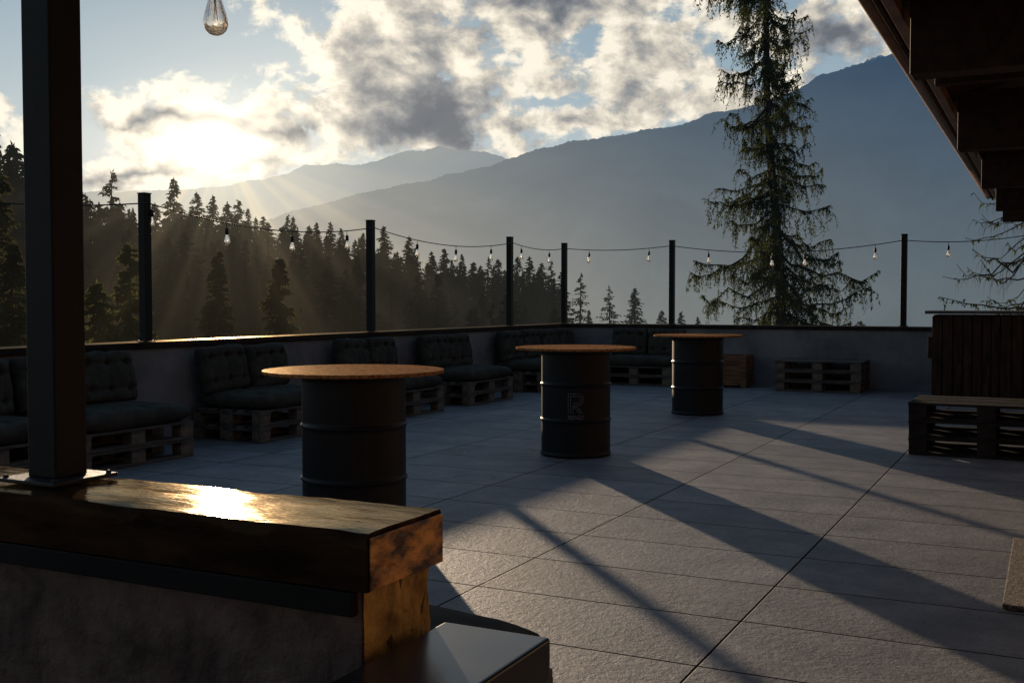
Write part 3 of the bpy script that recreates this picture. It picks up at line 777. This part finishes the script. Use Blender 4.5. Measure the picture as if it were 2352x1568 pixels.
near_tree(300,560,33,.22,M['bush'],'loose pale green conifer behind the parapet at the post closest to the sun',nb=300,sp=.3,name='conifer_tree')
near_tree(225,650,30,.30,M['bush'],'bushy pale green tree right beside the foreground post, behind the parapet',nb=260,sp=.2,name='conifer_tree')
near_tree(-25,255,33,.155,M['spruce_near'],'tall dark spruce cut by the left edge of the picture',nb=520)
near_tree(30,560,30,.2,M['spruce_near'],'shorter dark spruce between the left edge and the foreground post',nb=380)

def weeping(pos,lean,ztop,zlow,limbs,env,label,name,needle=lambda z:1.0,twigs=13,mat_l=None,side=None,tl0=.18,tl1=.75,droop=1.0,zpow=1.0,thick=1.0,lmin=.4,lmax=1.15):
    t=tag(empty(name,pos),label,'tree')
    def ax(z):
        k=z/ztop; return Vector((lean*k+.06*math.sin(z*.9),.05*math.cos(z*.7),z))
    MB().tube([ax(z) for z in [ztop*i/16 for i in range(17)]],[.16*(1-i/17)**.8+.02 for i in range(17)],10).build('trunk',M['bark'],t,smooth=True)
    br=MB(); lf=MB()
    for i in range(limbs):
        z=zlow+(ztop-zlow)*((i+rnd.random())/limbs)**zpow
        nd=needle(z)
        ph=rnd.uniform(0,2*PI) if side is None else rnd.gauss(side,.8)
        ln=env(z,ph)*rnd.uniform(lmin,lmax)
        o=ax(z); out=Vector((math.cos(ph),math.sin(ph),0)); per=Vector((-out.y,out.x,0)); pts=[]
        dr=rnd.uniform(.0,.75)*droop; wob=jit(.35); up=rnd.uniform(-.05,.22)
        for s in range(9):
            k=s/8; pts.append(o+out*ln*k+per*(wob*ln*k*k+.10*ln*mnoise.noise(Vector((k*5,i,7))))+Vector((0,0,-dr*ln*math.sin(k*2.0)*.9+up*ln*k**3*droop+.14*ln*mnoise.noise(Vector((k*4,i,0))))))
        br.tube(pts,[thick*(.026*ln/2*(1-s/9.0)+.004) for s in range(9)],5,False)
        for q in range(int(55*ln*nd)):          # short needle tufts along the limb itself
            k=rnd.random()**.7; idx=min(7,int(k*8)); b=pts[idx].lerp(pts[idx+1],k*8-idx)
            l=rnd.uniform(.06,.14); bough(lf,b,Vector((jit(1),jit(1),-rnd.uniform(-.2,1))),l,l*rnd.uniform(.14,.28),.3)
        nt=int(twigs*ln*rnd.uniform(.6,1.4))+2
        for q in range(nt):
            k=rnd.random()**.8*.97+.03; idx=min(7,int(k*8)); b=pts[idx].lerp(pts[idx+1],k*8-idx)
            tl=rnd.uniform(tl0,tl1)*(.55+.6*(1-k))
            dv=(out*rnd.uniform(-.2,.8)+per*jit(.9)+Vector((0,0,-rnd.uniform(.4,1.6)))).normalized()
            e=b+dv*tl*.5; e2=e+(dv*.35+Vector((0,0,-1))).normalized()*tl*.5
            br.tube([b,e,e2],[.005*thick,.0035*thick,.002*thick],3,False)
            kk=int((tl*32+3)*nd)
            for w in range(kk):
                a=w/kk; c=b.lerp(e,a*2) if a<.5 else e.lerp(e2,a*2-1)
                dd=Vector((jit(1),jit(1),jit(.8)-.45)); l=rnd.uniform(.045,.105); bough(lf,c,dd,l,l*rnd.uniform(.14,.26),.2)
    br.build('branches',M['twig'],t); lf.build('crown',mat_l or M['larch'],t)
    return t
base=Vector((6.88,26,-6.5))
def env(z,ph):
    zz=z-6.5-EYE
    c=math.cos(ph)
    e=2.15-.08*max(0,zz)
    if c>0: e*= 1.0 if zz<3.3 else .74
    if zz<1.9: e*=1.14
    if zz<1.7 and c>0: e*=1.24
    return e*(.90+.70*mnoise.noise(Vector((z*.8,c*1.5,3))))
weeping(base,-1.05,17.5,5.0,200,env,'very tall larch with drooping feathery branches rising behind the far parapet','larch_tree',lambda z:.9,18,tl0=.15,tl1=1.0,zpow=1.32,lmin=.30,lmax=1.14)
b2=at(2378,700,21.5); b2.z=-6
def env2(z,ph): return 1.9 if z<9.0 else 1.4
weeping(b2,.05,12.5,6.0,56,env2,'half bare conifer with curved dead branches at the right edge under the eave','bare_conifer',lambda z:.42 if z<7.6 else .10,8,M['larch'],side=PI,tl0=.15,tl1=.6,droop=1.3,thick=.8)

# ------------------------------------------------------------------ camera
cam=bpy.data.cameras.new('camera'); co=bpy.data.objects.new('camera',cam); COL.objects.link(co)
cam.sensor_width=36; cam.lens=36*F/2352; cam.clip_start=.05; cam.clip_end=60000
co.location=(0,0,EYE); co.rotation_euler=(R(90)-math.atan(91/F),0,0)
scn.camera=co
scn.view_settings.view_transform='Standard'; scn.view_settings.look='None'; scn.view_settings.exposure=0; scn.view_settings.gamma=1
